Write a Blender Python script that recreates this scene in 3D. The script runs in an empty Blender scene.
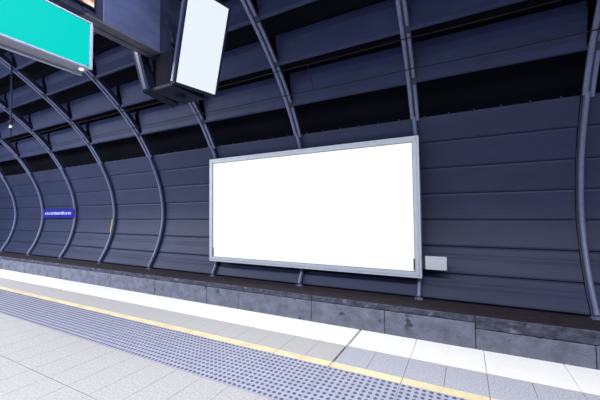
import bpy, bmesh, math, random
import numpy as np
from mathutils import Vector, Matrix
random.seed(7)
S = bpy.context.scene
C = bpy.context.collection
H = 1.45                                    # eye height above the platform; platform top is z = 0

# ------------------------------------------------------------------ camera
f_px, yaw, pit, roll = 312.78, .4827, .0403, -.0103
F = Vector((-math.sin(yaw)*math.cos(pit), math.cos(yaw)*math.cos(pit), math.sin(pit)))
R = Vector((math.cos(yaw), math.sin(yaw), 0)); U = R.cross(F)
R2 = R*math.cos(roll)+U*math.sin(roll); U2 = -R*math.sin(roll)+U*math.cos(roll)
cd = bpy.data.cameras.new('camera'); cam = bpy.data.objects.new('camera', cd); C.objects.link(cam)
cd.sensor_width = 36; cd.lens = 36*f_px/600; cd.clip_start = .05; cd.clip_end = 200
M = Matrix((R2, U2, -F)).transposed().to_4x4(); M.translation = Vector((0, 0, H))
cam.matrix_world = M
S.camera = cam

# ------------------------------------------------------------------ tunnel profile (y, z above the platform)
PTS = np.array([(6.55,-2.4),(6.9,-1.75),(7.19,-1.2),(7.39,-.55),(7.45,0),(7.40,.5),(7.27,1.05),(6.95,1.8),(6.45,2.6),
                (5.8,3.3),(4.9,4.03),(3.95,4.65),(2.9,5.2),(1.8,5.6),(.5,5.85)])
def catmull(P, n=20):
    P = np.vstack([2*P[0]-P[1], P, 2*P[-1]-P[-2]]); o = []
    for i in range(1, len(P)-2):
        for k in range(n):
            t = k/n; a, b, c, d = P[i-1:i+3]
            o.append(.5*(2*b+(c-a)*t+(2*a-5*b+4*c-d)*t*t+(3*b-a-3*c+d)*t**3))
    o.append(P[-2]); return np.array(o)
CV = catmull(PTS)
TG = np.gradient(CV, axis=0); TG /= np.linalg.norm(TG, axis=1)[:, None]
NM = np.stack([TG[:, 1], -TG[:, 0]], 1)      # points away from the tracks
SS = np.r_[0, np.cumsum(np.linalg.norm(np.diff(CV, axis=0), axis=1))]
SS = SS-np.interp(-1.75, CV[:120, 1], SS[:120])
SMAX = SS[-1]
def prof(s, off=0.):
    y = np.interp(s, SS, CV[:, 0]); z = np.interp(s, SS, CV[:, 1])
    ny = np.interp(s, SS, NM[:, 0]); nz = np.interp(s, SS, NM[:, 1])
    return float(y+ny*off), float(z+nz*off+H)

# ------------------------------------------------------------------ materials
def mat(name, col, rough=.5, metal=0., var=.0, scale=3., bump=0., bscale=40., emit=None, estr=1., spec=.5, stretch=(1,1,1), stain=None):
    m = bpy.data.materials.new(name); m.use_nodes = True
    nt = m.node_tree; b = nt.nodes['Principled BSDF']
    b.inputs['Base Color'].default_value = (*col, 1)
    b.inputs['Roughness'].default_value = rough; b.inputs['Metallic'].default_value = metal
    b.inputs['Specular IOR Level'].default_value = spec
    tc = nt.nodes.new('ShaderNodeTexCoord'); mp = nt.nodes.new('ShaderNodeMapping')
    mp.inputs['Scale'].default_value = stretch
    nt.links.new(tc.outputs['Object'], mp.inputs['Vector'])
    last = None
    if var:
        n = nt.nodes.new('ShaderNodeTexNoise'); n.inputs['Scale'].default_value = scale; n.inputs['Detail'].default_value = 6
        n.inputs['Roughness'].default_value = .65
        nt.links.new(mp.outputs[0], n.inputs['Vector'])
        r = nt.nodes.new('ShaderNodeValToRGB')
        r.color_ramp.elements[0].position = .3; r.color_ramp.elements[1].position = .7
        r.color_ramp.elements[0].color = (*[c*(1-var) for c in col], 1)
        r.color_ramp.elements[1].color = (*[min(1, c*(1+var)) for c in col], 1)
        nt.links.new(n.outputs['Fac'], r.inputs['Fac']); last = r.outputs['Color']
        if stain:
            n2 = nt.nodes.new('ShaderNodeTexNoise'); n2.inputs['Scale'].default_value = stain[1]; n2.inputs['Detail'].default_value = 4
            nt.links.new(mp.outputs[0], n2.inputs['Vector'])
            r2 = nt.nodes.new('ShaderNodeValToRGB'); r2.color_ramp.elements[0].position = stain[2]; r2.color_ramp.elements[1].position = stain[2]+.1
            nt.links.new(n2.outputs['Fac'], r2.inputs['Fac'])
            mx = nt.nodes.new('ShaderNodeMix'); mx.data_type = 'RGBA'
            nt.links.new(r2.outputs['Color'], mx.inputs[0]); nt.links.new(last, mx.inputs[6]); mx.inputs[7].default_value = (*stain[0], 1)
            last = mx.outputs[2]
        nt.links.new(last, b.inputs['Base Color'])
    if bump:
        n = nt.nodes.new('ShaderNodeTexNoise'); n.inputs['Scale'].default_value = bscale; n.inputs['Detail'].default_value = 4
        nt.links.new(mp.outputs[0], n.inputs['Vector'])
        bp = nt.nodes.new('ShaderNodeBump'); bp.inputs['Strength'].default_value = bump; bp.inputs['Distance'].default_value = .02
        nt.links.new(n.outputs['Fac'], bp.inputs['Height']); nt.links.new(bp.outputs[0], b.inputs['Normal'])
    if emit:
        b.inputs['Emission Color'].default_value = (*emit, 1); b.inputs['Emission Strength'].default_value = estr
    return m
def srgb(r, g, b):
    return tuple((c/255/12.92 if c <= 10 else ((c/255+.055)/1.055)**2.4) for c in (r, g, b))

M_clad   = mat('dark blue cladding', (.039,.052,.125), .46, .0, .16, 1.6, .06, 3, spec=.36, stretch=(.35,1,1))
M_gap    = mat('painted gap shade', (.007,.008,.015), .95, spec=.1)
M_fascia = mat('blue steel fascia', (.044,.060,.152), .45, .0, .2, 2.2, .06, 4, spec=.3, stretch=(.4,1,1))
M_rib    = mat('grey blue painted steel', (.235,.27,.46), .40, .1, .12, 8)
M_web    = mat('dark blue painted steel', (.055,.065,.12), .5, .1, .15, 6)
M_ledge  = mat('brown dusty ledge', (.040,.031,.040), .9, 0, .4, 5, .3, 30)
M_conc   = mat('blue grey concrete', (.315,.34,.46), .8, 0, .30, 3.5, .5, 22, stain=((.10,.105,.15), 5.5, .63))
M_rough  = mat('rough stained concrete', (.130,.138,.205), .9, 0, .6, 7, .9, 16, stain=((.38,.38,.48), 4.5, .61), stretch=(.8,1,1.4))
M_bed    = mat('track bed gravel', (.04,.038,.04), .95, 0, .6, 30, 1, 40)
M_white  = mat('white edge stone', (.93,.93,.93), .55, 0, .03, 6)
M_grey   = mat('speckled grey stone', (.48,.475,.49), .65, 0, .16, 70)
M_greyb  = mat('speckled blue grey stone', (.44,.45,.52), .65, 0, .38, 75)
M_pave   = mat('speckled light paving', (.44,.435,.45), .65, 0, .26, 60, .12, 60)
M_joint  = mat('dark joint', (.16,.16,.20), .9)
M_yellow = mat('pale yellow paint', (.80,.68,.44), .6, 0, .18, 4)
M_tac    = mat('lavender grey tactile tile', (.39,.41,.53), .5, 0, .10, 9)
M_stud   = mat('dark tactile stud', (.09,.10,.17), .45, 0, .15, 9)
M_alu    = mat('brushed aluminium', (.76,.83,1.0), .4, 0, .06, 5)
M_signf  = mat('sign frame metal', (.34,.38,.56), .45)
M_alud   = mat('dark rebate', (.12,.14,.20), .5, .3)
M_board  = mat('blank white poster', (.08,.08,.08), .5, 0, emit=(.965,1,.975), estr=.97)  # near-black base; the white is a glow added to the board
M_screen = mat('blank white display', (.05,.05,.05), .25, 0, emit=srgb(231,240,249), estr=.98)
M_green  = mat('teal sign face', (.0,.02,.018), .6, 0, spec=.05, emit=srgb(0,215,205), estr=.98)
M_signal = mat('sign body aluminium', (.36,.39,.50), .4, .3, .10, 6)
M_under  = mat('sign underside grey', (.27,.28,.34), .5, .2, .15, 10)
M_lampw  = mat('small lamp', (1,1,1), .3, 0, emit=(1,1,.97), estr=3)
M_house  = mat('navy display housing', (.008,.011,.032), .6, 0, .2, 6, spec=.15)
M_housel = mat('painted lit edge', (.05,.06,.14), .4, .2, .1, 6)
M_beam   = mat('blue painted sheet steel', (.066,.084,.190), .5, .1, .28, 4, .04, 8, stretch=(1,.6,1.4))
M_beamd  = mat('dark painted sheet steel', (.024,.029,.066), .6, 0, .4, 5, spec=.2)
M_lip    = mat('grey beam underside', (.085,.09,.115), .55, .1, .2, 6)
M_cable  = mat('dark cable', (.022,.018,.022), .7)
M_blue   = mat('royal blue enamel', srgb(24,34,170), .4, 0)
M_bluew  = mat('white sign lettering', (.62,.64,.95), .5)
M_plaque = mat('pale plaque', (.84,.87,1.0), .5, 0, .03, 5)
M_tag    = mat('yellow tag', (.62,.52,.22), .5)

def warm_display():
    m = bpy.data.materials.new('warm picture'); m.use_nodes = True; nt = m.node_tree; b = nt.nodes['Principled BSDF']
    tc = nt.nodes.new('ShaderNodeTexCoord'); n = nt.nodes.new('ShaderNodeTexNoise'); n.inputs['Scale'].default_value = 16; n.inputs['Detail'].default_value = 2
    nt.links.new(tc.outputs['Object'], n.inputs['Vector'])
    r = nt.nodes.new('ShaderNodeValToRGB'); e = r.color_ramp.elements
    e[0].position = .36; e[0].color = (*srgb(140,60,40), 1); e[1].position = .62; e[1].color = (1, .93, .82, 1)
    k = e.new(.46); k.color = (*srgb(240,170,110), 1)
    nt.links.new(n.outputs['Fac'], r.inputs['Fac']); nt.links.new(r.outputs['Color'], b.inputs['Emission Color'])
    b.inputs['Emission Strength'].default_value = 1.; b.inputs['Base Color'].default_value = (.05,.04,.03,1)
    return m
M_warm = warm_display()

# ------------------------------------------------------------------ mesh helpers
def build(name, bm, m, parent=None, origin=None, smooth=False, kind=None, bevel=0):
    me = bpy.data.meshes.new(name)
    bmesh.ops.recalc_face_normals(bm, faces=bm.faces)
    if origin is None: origin = Vector((0, 0, 0)) if parent is None else None
    off = Vector(origin) if origin is not None else parent.location.copy()
    if parent is not None: off = parent.location.copy() if not parent.parent else parent.location+parent.parent.location
    for v in bm.verts: v.co -= off
    bm.to_mesh(me); bm.free(); me.materials.append(m)
    if smooth:
        for p in me.polygons: p.use_smooth = True
    o = bpy.data.objects.new(name, me); C.objects.link(o)
    if parent is not None: o.parent = parent
    else: o.location = off
    if kind: o['kind'] = kind
    if bevel:
        b = o.modifiers.new('bevel', 'BEVEL'); b.width = bevel; b.segments = 2; b.limit_method = 'ANGLE'
    return o
def box(bm, x0, x1, y0, y1, z0, z1, T=None):
    vs = [Vector((x, y, z)) for x in (x0, x1) for y in (y0, y1) for z in (z0, z1)]
    if T: vs = [T @ v for v in vs]
    v = [bm.verts.new(p) for p in vs]
    for q in ((0,1,3,2),(4,6,7,5),(0,4,5,1),(2,3,7,6),(0,2,6,4),(1,5,7,3)): bm.faces.new([v[i] for i in q])
def thing(name, loc, label, cat, group=None):
    o = bpy.data.objects.new(name, None); C.objects.link(o); o.location = loc; o.empty_display_size = .2
    o['label'] = label; o['category'] = cat
    if group: o['group'] = group
    return o
def tag(o, label, cat, group=None):
    o['label'] = label; o['category'] = cat
    if group: o['group'] = group
    return o
def tube(bm, pts, r, n=8):
    pts = [Vector(p) for p in pts]; rings = []
    for i, p in enumerate(pts):
        t = (pts[min(i+1, len(pts)-1)]-pts[max(i-1, 0)]).normalized()
        a = t.orthogonal().normalized() if abs(t.z) > .9 else t.cross(Vector((0, 0, 1))).normalized()
        b = t.cross(a)
        rings.append([bm.verts.new(p+a*r*math.cos(2*math.pi*k/n)+b*r*math.sin(2*math.pi*k/n)) for k in range(n)])
    for A, B in zip(rings, rings[1:]):
        for k in range(n): bm.faces.new((A[k], A[(k+1)%n], B[(k+1)%n], B[k]))
    bm.faces.new(rings[0]); bm.faces.new(rings[-1])
def cyl(bm, c, ax, r, h, n=16, r2=None):
    c = Vector(c); ax = Vector(ax).normalized(); a = ax.orthogonal().normalized(); b = ax.cross(a); r2 = r if r2 is None else r2
    A = [bm.verts.new(c+a*r*math.cos(2*math.pi*k/n)+b*r*math.sin(2*math.pi*k/n)) for k in range(n)]
    B = [bm.verts.new(c+ax*h+a*r2*math.cos(2*math.pi*k/n)+b*r2*math.sin(2*math.pi*k/n)) for k in range(n)]
    for k in range(n): bm.faces.new((A[k], A[(k+1)%n], B[(k+1)%n], B[k]))
    bm.faces.new(A); bm.faces.new(B)
def sweep(bm, x, sec, s0, s1, step=.12):
    """sec: closed list of (dx, off); swept along the tunnel profile from s0 to s1"""
    n = max(2, int((s1-s0)/step)); rings = []
    for i in range(n+1):
        s = s0+(s1-s0)*i/n
        rings.append([bm.verts.new((x+dx, *prof(s, dn))) for dx, dn in sec])
    k = len(sec)
    for A, B in zip(rings, rings[1:]):
        for j in range(k): bm.faces.new((A[j], A[(j+1)%k], B[(j+1)%k], B[j]))
    bm.faces.new(rings[0]); bm.faces.new(rings[-1])
def extrude_x(bm, x0, x1, sec):
    """sec: closed list of (y, z) extruded from x0 to x1"""
    A = [bm.verts.new((x0, y, z)) for y, z in sec]; B = [bm.verts.new((x1, y, z)) for y, z in sec]; k = len(sec)
    for j in range(k): bm.faces.new((A[j], A[(j+1)%k], B[(j+1)%k], B[j]))
    bm.faces.new(A); bm.faces.new(B)
N = bmesh.new

XL, XR = -30., 7.
RX = [1.8507-2.7855*i for i in range(9)]          # the nine ribs in view, right to left
EDG = [XR, 4.636]+RX+[RX[-1]-2.7855*k for k in (1, 2, 3)]
EDG = [e for e in EDG if e > XL]+[XL]

# ------------------------------------------------------------------ platform
PY = dict(edge=3.811, white=3.296, yel=2.878, yel2=2.774, tac=2.106)
bm = N(); box(bm, XL, XR, -4, PY['edge']-.02, -.30, -.022); build('floor', bm, M_joint, kind='structure')
bm = N(); box(bm, XL, XR, PY['edge']-.25, PY['edge']-.06, -1.2, -.30); build('wall_platform', bm, M_conc, kind='structure')
joints = [-1.17+.654*k for k in range(1, 13)]
joints = [-1.17]+joints; left = [-1.17-.62*k for k in range(1, 47)]
jx = sorted(left+joints)
jh = sorted(jx+[(a+b)/2 for a, b in zip(jx, jx[1:])])
def tiles(bm, xs, y0, y1, z, gap, only=None, thick=.02):
    for a, b in zip(xs, xs[1:]):
        if only and not only(a): continue
        ga = .012 if abs(a+1.17) < .01 else gap/2; gb = .012 if abs(b+1.17) < .01 else gap/2
        box(bm, a+ga, b-gb, y0, y1, z-thick, z)
bm = N(); tiles(bm, jx, PY['white']+.002, PY['edge'], 0, .005, thick=.06)
build('trim_1', bm, M_white, kind='structure', bevel=.004)
bm = N(); tiles(bm, jh, PY['yel2'], PY['white']-.002, 0, .004, lambda a: a < -1.2); build('trim_2', bm, M_grey, kind='structure')
bm = N(); tiles(bm, jh, PY['yel2'], PY['white']-.002, 0, .004, lambda a: a > -1.2); build('trim_3', bm, M_greyb, kind='structure')
bm = N()
for a, b in zip(jx, jx[1:]): box(bm, a+.004, b-.004, PY['yel2']+.004, PY['yel'], .0005, .0025)
tag(build('safety_line', bm, M_yellow), 'long pale yellow safety line painted along the platform between grey stone and tactile strip', 'line')
# paving behind the tactile strip, 0.31 x 0.625 m slabs
px = []; x = -1.17
while x < XR: px.append(x); x += .327
x = -1.17-.31
while x > XL: px.append(x); x -= .31
px.sort()
bm = N()
y = PY['tac']
while y > -3.9:
    for a, b in zip(px, px[1:]): box(bm, a+.0022, b-.0022, y-.625+.0022, y-.002, -.02, 0)
    y -= .625
build('trim_4', bm, M_pave, kind='structure')
# tactile strip
tac = thing('tactile_strip', ((XL+XR)/2, (PY['tac']+PY['yel2'])/2, 0), 'long lavender grey tactile strip of dark studs set in the platform beside the yellow line', 'tactile paving')
bm = N()
for a, b in zip(jx, jx[1:]): box(bm, a+.002, b-.002, PY['tac'], PY['yel2']-.002, -.02, .002)
build('paving_tile', bm, M_tac, tac)
bm = N(); dy = (PY['yel2']-PY['tac'])/12
for a, b in zip(jx, jx[1:]):
    if a > 3 or a < -22: continue
    for i in range(12):
        for j in range(12):
            cx = a+(b-a)*(i+.5)/12; cy = PY['tac']+dy*(j+.5)
            n = 9 if a > -7 else 5
            cyl(bm, (cx, cy, .0015), (0, 0, 1), .0175, .004, n, .0135)
o = build('stud', bm, M_stud, tac); o['kind'] = 'stuff'

# ------------------------------------------------------------------ track trench and far upstand
bm = N(); box(bm, XL, XR, PY['edge']-.1, 7.2, -1.35, -1.2); build('floor_track', bm, M_bed, kind='structure')
YF = 6.26; ZT = -1.82+H
low = [XL, -26, -23.5, -21, -18.5, -16.2, -13.4, -10.3, -8.16, -6.11, -5.04, -3.03, -1.44, .115, 1.69, 3.3, 5.0, XR]
up = [XL, -26, -21, -16.2, -10.3, -8.16, -6.11, -3.03, .115, 3.3, XR]
bm = N()
for a, b in zip(low, low[1:]):
    zt = (-2.045 if a > .1 else -1.945)+H
    box(bm, a+.006, b-.006, YF, YF+.044, -1.2, zt)
build('wall_upstand', bm, M_conc, kind='structure', bevel=.006)
bm = N()
for a, b in zip(up, up[1:]):
    zt = (-2.035 if a > .1 else -1.935)+H
    box(bm, a+.006, b-.006, YF+.012, YF+.05, zt, ZT-.004)
build('trim_5', bm, M_rough, kind='structure', bevel=.012)
bm = N(); box(bm, XL, XR, YF+.045, 7.9, -1.2, ZT-.006); build('trim_6', bm, M_ledge, kind='structure')

# ------------------------------------------------------------------ cladding
SEAM = [.03, .575, 1.128, 1.675, 2.22, 2.775, 3.34, 3.88]
bm = N()
for e1, e0 in zip(EDG, EDG[1:]):
    x0, x1 = e0+.012, e1-.012
    for q, (a, b) in enumerate(zip(SEAM, SEAM[1:])):
        a2, b2 = a+.007, b-.007; rows = []
        steps = [0, .06, .2, .4, .6, .8, .94, 1]
        for i, t in enumerate(steps):
            s = a2+(b2-a2)*t
            dn = .128-.012*(1-t)                     # every board leans out a little at its foot
            if i == 0 or i == len(steps)-1: dn += .008
            if q in (0, 1):                          # folded ribs low down on the lower boards
                pass
            rows.append(s); rows[-1] = (s, dn)
        if q < 2:
            rows = sorted(rows+[(a2+(b2-a2)*t, d) for t, d in ((.50,.1235),(.52,.1275),(.56,.1275),(.58,.124),(.66,.124),(.68,.1275),(.70,.1275),(.72,.1245))])
        outer = [prof(s, dn) for s, dn in rows]; inner = [prof(s, .17) for s, dn in reversed(rows)]
        A = [bm.verts.new((x0, y, z)) for y, z in outer+inner]; B = [bm.verts.new((x1, y, z)) for y, z in outer+inner]
        k = len(A)
        for j in range(k): bm.faces.new((A[j], A[(j+1)%k], B[(j+1)%k], B[j]))
    # small studs along the head of the cladding
    k = int((x1-x0)/.45)
    for i in range(k):
        y, z = prof(3.885, .12); cyl(bm, (x0+.25+i*.45, y, z-.005), (0, 0, 1), .016, .03, 6)
build('wall_cladding', bm, M_clad, kind='structure')

# black shell behind everything; its colour paints the shadow in the gaps
bm = N()
ss = list(np.linspace(-.55, SMAX, 50))
sec = [prof(s, .175+(.45 if s > 3.84 else 0)) for s in ss]+[prof(s, .78) for s in reversed(ss)]
A = [bm.verts.new((XL, y, z)) for y, z in sec]; B = [bm.verts.new((XR, y, z)) for y, z in sec]; k = len(A)
for j in range(k): bm.faces.new((A[j], A[(j+1)%k], B[(j+1)%k], B[j]))
build('wall_shell', bm, M_gap, kind='structure')

# ------------------------------------------------------------------ overhead fascia boards, one course above another
HEAD = [(4.61, 5.12), (5.57, 5.95), (6.54, 6.86), (7.49, 7.82), (8.45, 8.80), (9.41, 9.8), (10.3, 10.6)]
bm = N()
for e1, e0 in zip(EDG, EDG[1:]):
    x0, x1 = e0+.135, e1-.035
    for a, b in HEAD:
        if b > SMAX: continue
        rows = [(a-.012, .19), (a-.02, .12), (a-.012, .085), (a+.008, .066), (a+.04, .066), (a+.07, .078)]
        rows += [(a+.07+(b-a-.16)*t, .080+.15*t) for t in (.15, .3, .5, .7, .85, 1)]
        rows += [(b-.04, .265), (b+.02, .31), (b+.07, .37), (b+.11, .44)]
        back = [(s, dn+.025) for s, dn in reversed(rows[3:])]+[(a+.01, .19)]
        o_ = [prof(s, dn) for s, dn in rows+back]
        A = [bm.verts.new((x0, y, z)) for y, z in o_]; B = [bm.verts.new((x1, y, z)) for y, z in o_]; k = len(A)
        for j in range(k): bm.faces.new((A[j], A[(j+1)%k], B[(j+1)%k], B[j]))
        for V, fl in ((A, 0), (B, 1)):
            bm.faces.new(V)
        if b < 99:                                   # continuous lip carried across behind the rib
            sec = [prof(a-.012, .19), prof(a-.02, .12), prof(a-.012, .085), prof(a+.008, .066), prof(a+.04, .066), prof(a+.07, .082), prof(a+.08, .19)]
            extrude_x(bm, e0-.035, e0+.135, sec)
build('ceiling', bm, M_fascia, kind='structure')

# ------------------------------------------------------------------ ribs
rib_labels = [
 'curved steel rib at the right edge of the photo, right of the pale plaque',
 'curved steel rib passing behind the right end of the white billboard',
 'curved steel rib passing behind the middle of the white billboard',
 'curved steel rib behind the left end of the billboard, below the hanging white screen',
 'curved steel rib standing clear of the billboard, first one left of it',
 'curved steel rib carrying a small yellow tag, second one left of the billboard',
 'curved steel rib touching the right end of the small blue sign',
 'curved steel rib touching the left end of the small blue sign',
 'curved steel rib nearest the left edge of the photo']
RXO = [.06, .055, .035, -.04, -.07, -.09, -.09, -.09, -.09]                     # small setting-out differences
rx = RX[0]+RXO[0]; fy, fz = prof(0.03, .03)
rib = thing('steel_rib', (rx, fy, ZT), rib_labels[0], 'tunnel rib', 'curved steel ribs along the tunnel wall')
w = .040
sec = [(-w, .07), (-w, .04), (-w*.86, .02), (-w*.5, .004), (0, 0), (w*.5, .004), (w*.86, .02), (w, .04), (w, .07)]
bm = N(); sweep(bm, rx, sec, .01, 3.95, .1); build('lower_rail', bm, M_rib, rib)
bm = N(); sweep(bm, rx, [(-.062, .122), (-.062, .098), (.03, .098), (.03, .122)], .0, 3.9, .1); build('backing_strip', bm, M_web, rib)
TOPS = SMAX-.02
bm = N(); sweep(bm, rx-.035, [(-.035, .06), (-.035, .01), (-.02, 0), (.02, 0), (.035, .01), (.035, .06)], 3.90, TOPS, .14); build('left_flange', bm, M_rib, rib)
cuts = [3.74]+[h[0] for h in HEAD if h[0] < TOPS]+[TOPS]
for a, b in zip(cuts, cuts[1:]):                  # the right flange stops at the lip of every fascia course
    bm = N(); sweep(bm, rx+.063, [(-.033, .09), (-.033, .045), (-.02, .035), (.02, .035), (.033, .045), (.033, .09)], a+.11, b-.03, .12); build('right_flange', bm, M_rib, rib)
bm = N(); sweep(bm, rx+.015, [(-.09, .06), (.09, .06), (.09, .075), (.03, .085), (.03, .22), (-.03, .22), (-.03, .085), (-.06, .075)], 3.95, TOPS, .14); build('web', bm, M_web, rib)
bm = N(); box(bm, rx-.075, rx+.075, fy-.02, fy+.10, ZT-.006, ZT+.012); cyl(bm, (rx-.065, fy-.025, ZT+.018), (0, 0, 1), .014, .025, 8); cyl(bm, (rx+.065, fy-.025, ZT+.018), (0, 0, 1), .014, .025, 8)
box(bm, rx-.03, rx+.03, fy+.01, fy+.06, ZT+.01, ZT+.16)
build('foot_plate', bm, M_rib, rib)
for i in range(1, 9):
    r = rib.copy(); C.objects.link(r); r.location = (RX[i]+RXO[i], fy, ZT); r['label'] = rib_labels[i]
    for ch in list(rib.children):
        c = ch.copy(); C.objects.link(c); c.parent = r

# yellow tag on rib 6
bm = N(); sweep(bm, RX[5]+RXO[5]+.005, [(-.03, -.003), (.03, -.003), (.03, -.02), (-.03, -.02)], 1.17, 1.68, .1)
tag(build('warning_tag', bm, M_tag), 'small upright yellow strip fixed on a rib, left of the billboard', 'tag')

# ------------------------------------------------------------------ cables
for s, lab in ((5.48, 'upper thin dark cable strung along the ribs over the billboard'), (4.91, 'lower thin dark cable strung along the ribs just above the billboard')):
    pts = []
    for i in range(len(EDG)-1):
        a, b = EDG[i], EDG[i+1]
        for k in range(8):
            t = k/8; y, z = prof(s, -.02); pts.append((a+(b-a)*t, y, z-.012*4*t*(1-t)))
    y, z = prof(s, -.02); pts.append((XL, y, z))
    bm = N(); tube(bm, pts, .009, 6); tag(build('overhead_cable', bm, M_cable, smooth=True), lab, 'cable', 'cables strung along the ribs')
bm = N(); ya, za = prof(5.48, -.02); yb, zb = prof(4.91, -.02); tube(bm, [(-2.88, ya, za-.01), (-2.92, yb, zb-.01)], .007, 6)
tag(build('cable_dropper', bm, M_cable), 'thin short dropper joining the two cables above the billboard', 'dropper')

# ------------------------------------------------------------------ billboard
bx0, bx1, bz0, bz1, by = -6.59, -.80, -1.372+H, 1.585+H, 6.85
bb = thing('billboard', ((bx0+bx1)/2, by+.06, bz0), 'large blank white billboard in an aluminium frame hung on the curved tunnel wall', 'billboard')
fw = .125
def miter(bm, outer, inner, y0, y1):
    (ax, az, cx, cz), (ix, iz, jx_, jz) = outer, inner
    O = [(ax, az), (cx, az), (cx, cz), (ax, cz)]; I = [(ix, iz), (jx_, iz), (jx_, jz), (ix, jz)]
    for k in range(4):
        q = [O[k], O[(k+1) % 4], I[(k+1) % 4], I[k]]
        A = [bm.verts.new((x, y0, z)) for x, z in q]; B = [bm.verts.new((x, y1, z)) for x, z in q]
        for j in range(4): bm.faces.new((A[j], A[(j+1)%4], B[(j+1)%4], B[j]))
        bm.faces.new(A); bm.faces.new(B)
bm = N(); miter(bm, (bx0, bz0, bx1, bz1), (bx0+.05, bz0+.05, bx1-.05, bz1-.05), by+.012, by+.13)
miter(bm, (bx0+.05, bz0+.05, bx1-.05, bz1-.05), (bx0+fw, bz0+fw, bx1-fw, bz1-fw), by, by+.10)
build('frame', bm, M_alu, bb, bevel=.006)
bm = N(); miter(bm, (bx0+fw-.004, bz0+fw-.004, bx1-fw+.004, bz1-fw+.004), (bx0+fw+.010, bz0+fw+.010, bx1-fw-.010, bz1-fw-.010), by+.012, by+.08); build('gasket', bm, M_alud, bb)
bm = N(); box(bm, bx0+fw, bx1-fw, by+.03, by+.06, bz0+fw, bz1-fw); build('poster_panel', bm, M_board, bb)
bm = N(); box(bm, bx0+.02, bx1-.02, by+.10, by+.128, bz0+.02, bz1-.02); build('back_panel', bm, M_alud, bb)
for xx in (bx0+fw+.02, bx1-fw-.02):
    bm = N(); box(bm, xx-.014, xx+.014, by+.004, by+.03, bz0+fw+.03, bz0+fw+.27); build('latch', bm, M_alud, bb)
for xx in (RX[1]-.04, RX[2], RX[3]+.03):
    for y2, zz in ((by+.30, bz0+.25), (by+.25, bz1-.25)):
        bm = N(); box(bm, xx-.04, xx+.04, by+.125, y2, zz, zz+.06); build('wall_bracket', bm, M_web, bb)

# pale plaque to the right
pl = thing('plaque', (-.53, 6.93, -1.19+H), 'small pale plaque fixed low on the tunnel wall beside the billboard corner', 'plaque')
bm = N(); box(bm, -.735, -.335, 6.90, 6.93, -1.185+H, -.915+H); build('face_plate', bm, M_plaque, pl, bevel=.004)
bm = N(); box(bm, -.80, -.345, 6.93, 6.96, -1.175+H, -.925+H); build('back_plate', bm, M_web, pl)
bm = N(); box(bm, -.62, -.42, 6.96, 7.335, -1.09+H, -1.01+H); build('wall_bracket', bm, M_web, pl)
bm = N(); box(bm, -.362, -.356, 6.897, 6.901, -1.18+H, -.92+H); build('edge_strip', bm, M_alu, pl)

# blue station sign on the far wall
bs = thing('wall_sign', ((RX[6]+RX[7])/2, prof(1.72)[0], prof(1.72)[1]), 'small royal blue sign with a line of white lettering between two ribs at far left', 'sign')
bm = N(); sec = [(0, 0)]; x0, x1 = RX[7]+.10, RX[6]-.06
extrude_x(bm, x0, x1, [prof(1.73, .0), prof(2.14, .0), prof(2.14, .04), prof(1.73, .04)]); build('sign_panel', bm, M_blue, bs)
xx = x0+.16; rnd = random.Random(3)
while xx < x1-.24:
    ww = rnd.choice((.09, .11, .13, .10)); hh = rnd.choice((.115, .13, .10))
    bm = N(); extrude_x(bm, xx, min(xx+ww, x1-.14), [prof(1.88, -.012), prof(1.88+hh, -.012), prof(1.88+hh, .001), prof(1.88, .001)]); build('letter', bm, M_bluew, bs)
    xx += ww+rnd.choice((.02, .02, .03, .02, .06))

# ------------------------------------------------------------------ teal hanging sign
gx = -2.70; gz0, gz1 = .445*2.7+H, .592*2.7+H; gy0, gy1 = -1.6, 1.466
gs = thing('hanging_sign', (gx-.09, (gy0+gy1)/2, gz0), 'blank teal hanging sign in a pale metal case at the upper left', 'sign')
bm = N(); fr = .028
def ring(bm, x0, x1, y0, y1, z0, z1, wy, wz):
    box(bm, x0, x1, y0, y1, z0, z0+wz); box(bm, x0, x1, y0, y1, z1-wz, z1)
    box(bm, x0, x1, y0, y0+wy, z0+wz, z1-wz); box(bm, x0, x1, y1-wy, y1, z0+wz, z1-wz)
ring(bm, gx-.022, gx, gy0, gy1, gz0, gz1, .022, .014); build('frame', bm, M_signf, gs, bevel=.003)
bm = N(); box(bm, gx-.02, gx-.008, gy0+.022, gy1-.022, gz0+.014, gz1-.014); build('sign_face', bm, M_green, gs)
bm = N(); box(bm, gx-.175, gx-.022, gy0+.01, gy1-.006, gz0+.004, gz1-.004); build('sign_case', bm, M_under, gs, bevel=.004)
bm = N(); box(bm, gx-.18, gx-.15, gy0, gy1, gz0-.012, gz0+.004); build('bottom_rail', bm, M_signal, gs)
bm = N(); cyl(bm, (gx-.07, gy1-.05, gz0-.003), (0, 0, 1), .016, .008, 16); build('downlight', bm, M_lampw, gs)
for zz in (gz0+.02, gz1-.02):
    bm = N(); cyl(bm, (gx-.002, gy1-.04, zz), (1, 0, 0), .006, .006, 10); build('screw', bm, M_alud, gs)
for yy in (-.9, 1.15):
    bm = N(); box(bm, gx-.12, gx-.07, yy-.025, yy+.025, gz1-.005, 1.70+H); build('hanger', bm, M_beamd, gs)
    bm = N(); box(bm, gx-.20, gx-.07, yy-.03, yy+.03, 1.70+H, 1.745+H); build('hanger', bm, M_beamd, gs)

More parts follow.
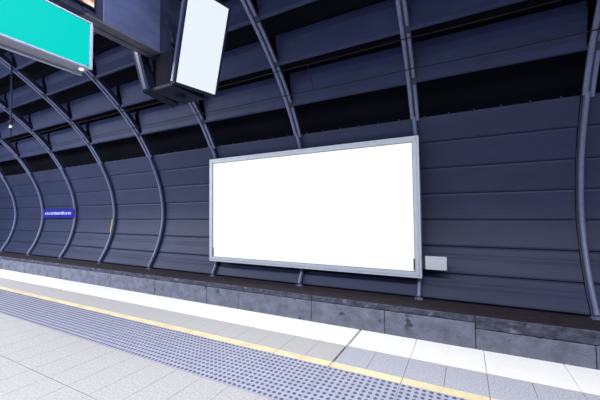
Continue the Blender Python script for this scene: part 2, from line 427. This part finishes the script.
# ------------------------------------------------------------------ service beam across the platform
bX = -2.90; bz = .610*2.9+H; bh = .75
sb = thing('service_beam', (bX-.1, 1.0, bz), 'blue sheet steel overhead beam reaching out above the teal sign', 'beam')
bm = N(); box(bm, bX-.21, bX, 1.66, 2.27, bz+.004, bz+bh); build('side_cover', bm, M_beam, sb, bevel=.004)
bm = N(); box(bm, bX-.21, bX-.012, 2.27, 2.95, bz+.004, bz+bh)
for yy, zz, rr in ((2.42, bz+.30, .030), (2.56, bz+.34, .022), (2.66, bz+.42, .020)): cyl(bm, (bX-.014, yy, zz), (1, 0, 0), rr, .012, 12)
tube(bm, [(bX+.0, 2.40, bz+.30), (bX+.015, 2.42, bz+.18), (bX+.015, 2.50, bz+.14), (bX+.015, 2.58, bz+.20), (bX+.01, 2.70, bz+.30)], .012, 6)
build('end_cover', bm, M_beamd, sb)
bm = N(); box(bm, bX-.21, bX, -2.2, 1.655, bz+.004, bz+bh); cyl(bm, (bX, 1.50, bz+.035), (1, 0, 0), .018, .01, 14); build('side_cover', bm, M_beamd, sb, bevel=.004)
bm = N(); box(bm, bX-.215, bX+.004, 1.50, 2.27, bz-.004, bz+.004); box(bm, bX-.17, bX-.12, 1.5, 2.27, bz-.012, bz-.003); box(bm, bX-.05, bX+.004, 1.5, 2.27, bz-.010, bz-.003); build('underside', bm, M_lip, sb)
bm = N(); box(bm, bX-.215, bX+.002, 2.27, 2.95, bz-.004, bz+.004); box(bm, bX-.215, bX+.002, -2.2, 1.50, bz-.004, bz+.004); build('underside', bm, M_beamd, sb)
bm = N(); box(bm, bX-.16, bX-.05, 1.9, 2.0, bz+bh, 3.72+H); box(bm, bX-.16, bX-.05, -1.5, -1.4, bz+bh, 3.9+H); build('hanger', bm, M_beamd, sb)

# warm lit display on the beam, just in the corner of the picture
ad = thing('advert_display', (bX+.02, 1.1, bz+.12), 'lit display with a warm orange picture mounted above the teal sign', 'display')
ay1 = 1.566
bm = N(); box(bm, bX+.001, bX+.02, .97, ay1, bz+.078, bz+.60); build('display_panel', bm, M_warm, ad)
bm = N(); ring(bm, bX+.001, bX+.028, 0.955, ay1+.014, bz+.062, bz+.616, .014, .014); build('frame', bm, M_house, ad)

# ------------------------------------------------------------------ pair of hanging monitors
k = 2.5/2.2
BR = Vector((-2.2, 2.37, 1.2))*k; BL = Vector((-2.288, 1.96, 1.2))*k; TR = Vector((-1.978, 2.322, 1.994))*k
e = (BR-BL); Wm = e.length; e.normalize(); up_ = (TR-BR); Hm = up_.length; up_.normalize(); nrm = e.cross(up_).normalized()
if nrm.x < 0: nrm = -nrm
def monitor(o, e, up_, nrm, name_label, front):
    T = Matrix((e, up_, nrm)).transposed().to_4x4(); T.translation = o+Vector((0, 0, H))
    t = thing('hanging_monitor', T @ Vector((Wm/2, 0, -.05)), name_label, 'monitor', 'back to back hanging monitors')
    bm = N(); b = .022
    box(bm, -b, Wm+b, -b, Hm+b, -.085, -.012, T); build('housing', bm, M_house, t, bevel=.006)
    bm = N(); box(bm, -b, Wm+b, -b, 0, -.012, .006, T); box(bm, -b, Wm+b, Hm, Hm+b, -.012, .006, T); box(bm, -b, 0, 0, Hm, -.012, .006, T); box(bm, Wm, Wm+b, 0, Hm, -.012, .006, T)
    build('bezel', bm, M_house, t)
    bm = N(); box(bm, 0, Wm, 0, Hm, -.013, -.006, T); build('screen', bm, front, t)
    bm = N(); box(bm, -b-.006, -b+.004, 0, Hm, -.058, -.022, T); build('lit_edge', bm, M_housel, t)  # lighter strip paints the lit edge on the dark housing side
    bm = N(); box(bm, .1, Wm-.1, .25, Hm-.15, -.12, -.084, T); build('mounting_plate', bm, M_beamd, t)
    return t
monitor(BL, e, up_, nrm, 'tall blank white monitor hanging from the beam, tilted down towards the viewer', M_screen)
mx = Vector((-1, 1, 1))
def mir(v): return Vector((-v.x, v.y, v.z))
cxm = -2.855
O2 = mir(BL); O2.x += 2*cxm
e2 = mir(e); u2 = mir(up_); n2 = mir(nrm)
monitor(O2, e2, u2, n2, 'dark monitor seen from the side, back to back behind the white monitor', M_house)
br = thing('monitor_bracket', (cxm, 2.5, BL.z+H-.02), 'dark bracket box joining the two hanging monitors under the beam', 'bracket')
bm = N(); box(bm, cxm-.13, cxm+.13, 2.28, 2.70, BL.z+H+.03, bz-.005); build('housing', bm, M_gap, br, bevel=.01)  # black colour paints the shade between the monitors
bm = N(); box(bm, cxm-.17, cxm+.17, 2.26, 2.72, BL.z+H-.01, BL.z+H+.03); build('base_plate', bm, M_house, br, bevel=.006)
bm = N(); cyl(bm, (cxm+.02, 2.5, BL.z+H-.05), (0, 0, 1), .05, .045, 16, .07); build('camera_dome', bm, M_house, br)

# hanging rod at far left
rd = thing('hanging_rod', (-8, 2.81, 1.57+H), 'thin dark vertical rod with a bright fitting hanging at the far left', 'rod')
bm = N(); tube(bm, [(-8, 2.81, 1.57+H), (-8, 2.79, 4.95+H)], .016, 8); build('rod', bm, M_beamd, rd)
bm = N(); cyl(bm, (-8, 2.81, 1.72+H), (0, 0, 1), .034, .02, 12); build('collar', bm, M_beamd, rd)
bm = N(); cyl(bm, (-8, 2.81, 1.86+H), (0, 0, 1), .04, .03, 12); build('collar', bm, M_beamd, rd)
bm = N(); cyl(bm, (-8, 2.81, 1.755+H), (0, 0, 1), .028, .05, 12, .022); build('fitting', bm, M_alu, rd)

# ------------------------------------------------------------------ light
def area(loc, rot, sx, sy, power, col):
    l = bpy.data.lights.new('lamp', 'AREA'); l.shape = 'RECTANGLE'; l.size = sx; l.size_y = sy; l.energy = power; l.color = col
    o = bpy.data.objects.new('lamp_row_or_fill', l); C.objects.link(o); o.location = loc; o.rotation_euler = rot; return o
area((-1.5, .7, 4.45), (0, 0, 0), 13, .5, 720, (.97, .97, 1))
area((-17, 1.8, 4.4), (math.radians(12), 0, 0), 16, .5, 700, (.95, .97, 1))
area((-4, -1.8, 3.6), (math.radians(62), 0, 0), 14, 1.2, 40, (.86, .9, 1))  # unseen fill light added behind the platform, right half
area((-17, -1.8, 3.6), (math.radians(62), 0, 0), 14, 1.2, 430, (.86, .9, 1))  # stronger unseen fill light added behind the left half
wd = bpy.data.worlds.new('world'); S.world = wd; wd.use_nodes = True
wd.node_tree.nodes['Background'].inputs[0].default_value = (.72, .80, 1, 1); wd.node_tree.nodes['Background'].inputs[1].default_value = .16
S.view_settings.view_transform = 'Standard'; S.view_settings.look = 'None'; S.view_settings.exposure = 0; S.view_settings.gamma = 1
S.view_settings.use_curve_mapping = False
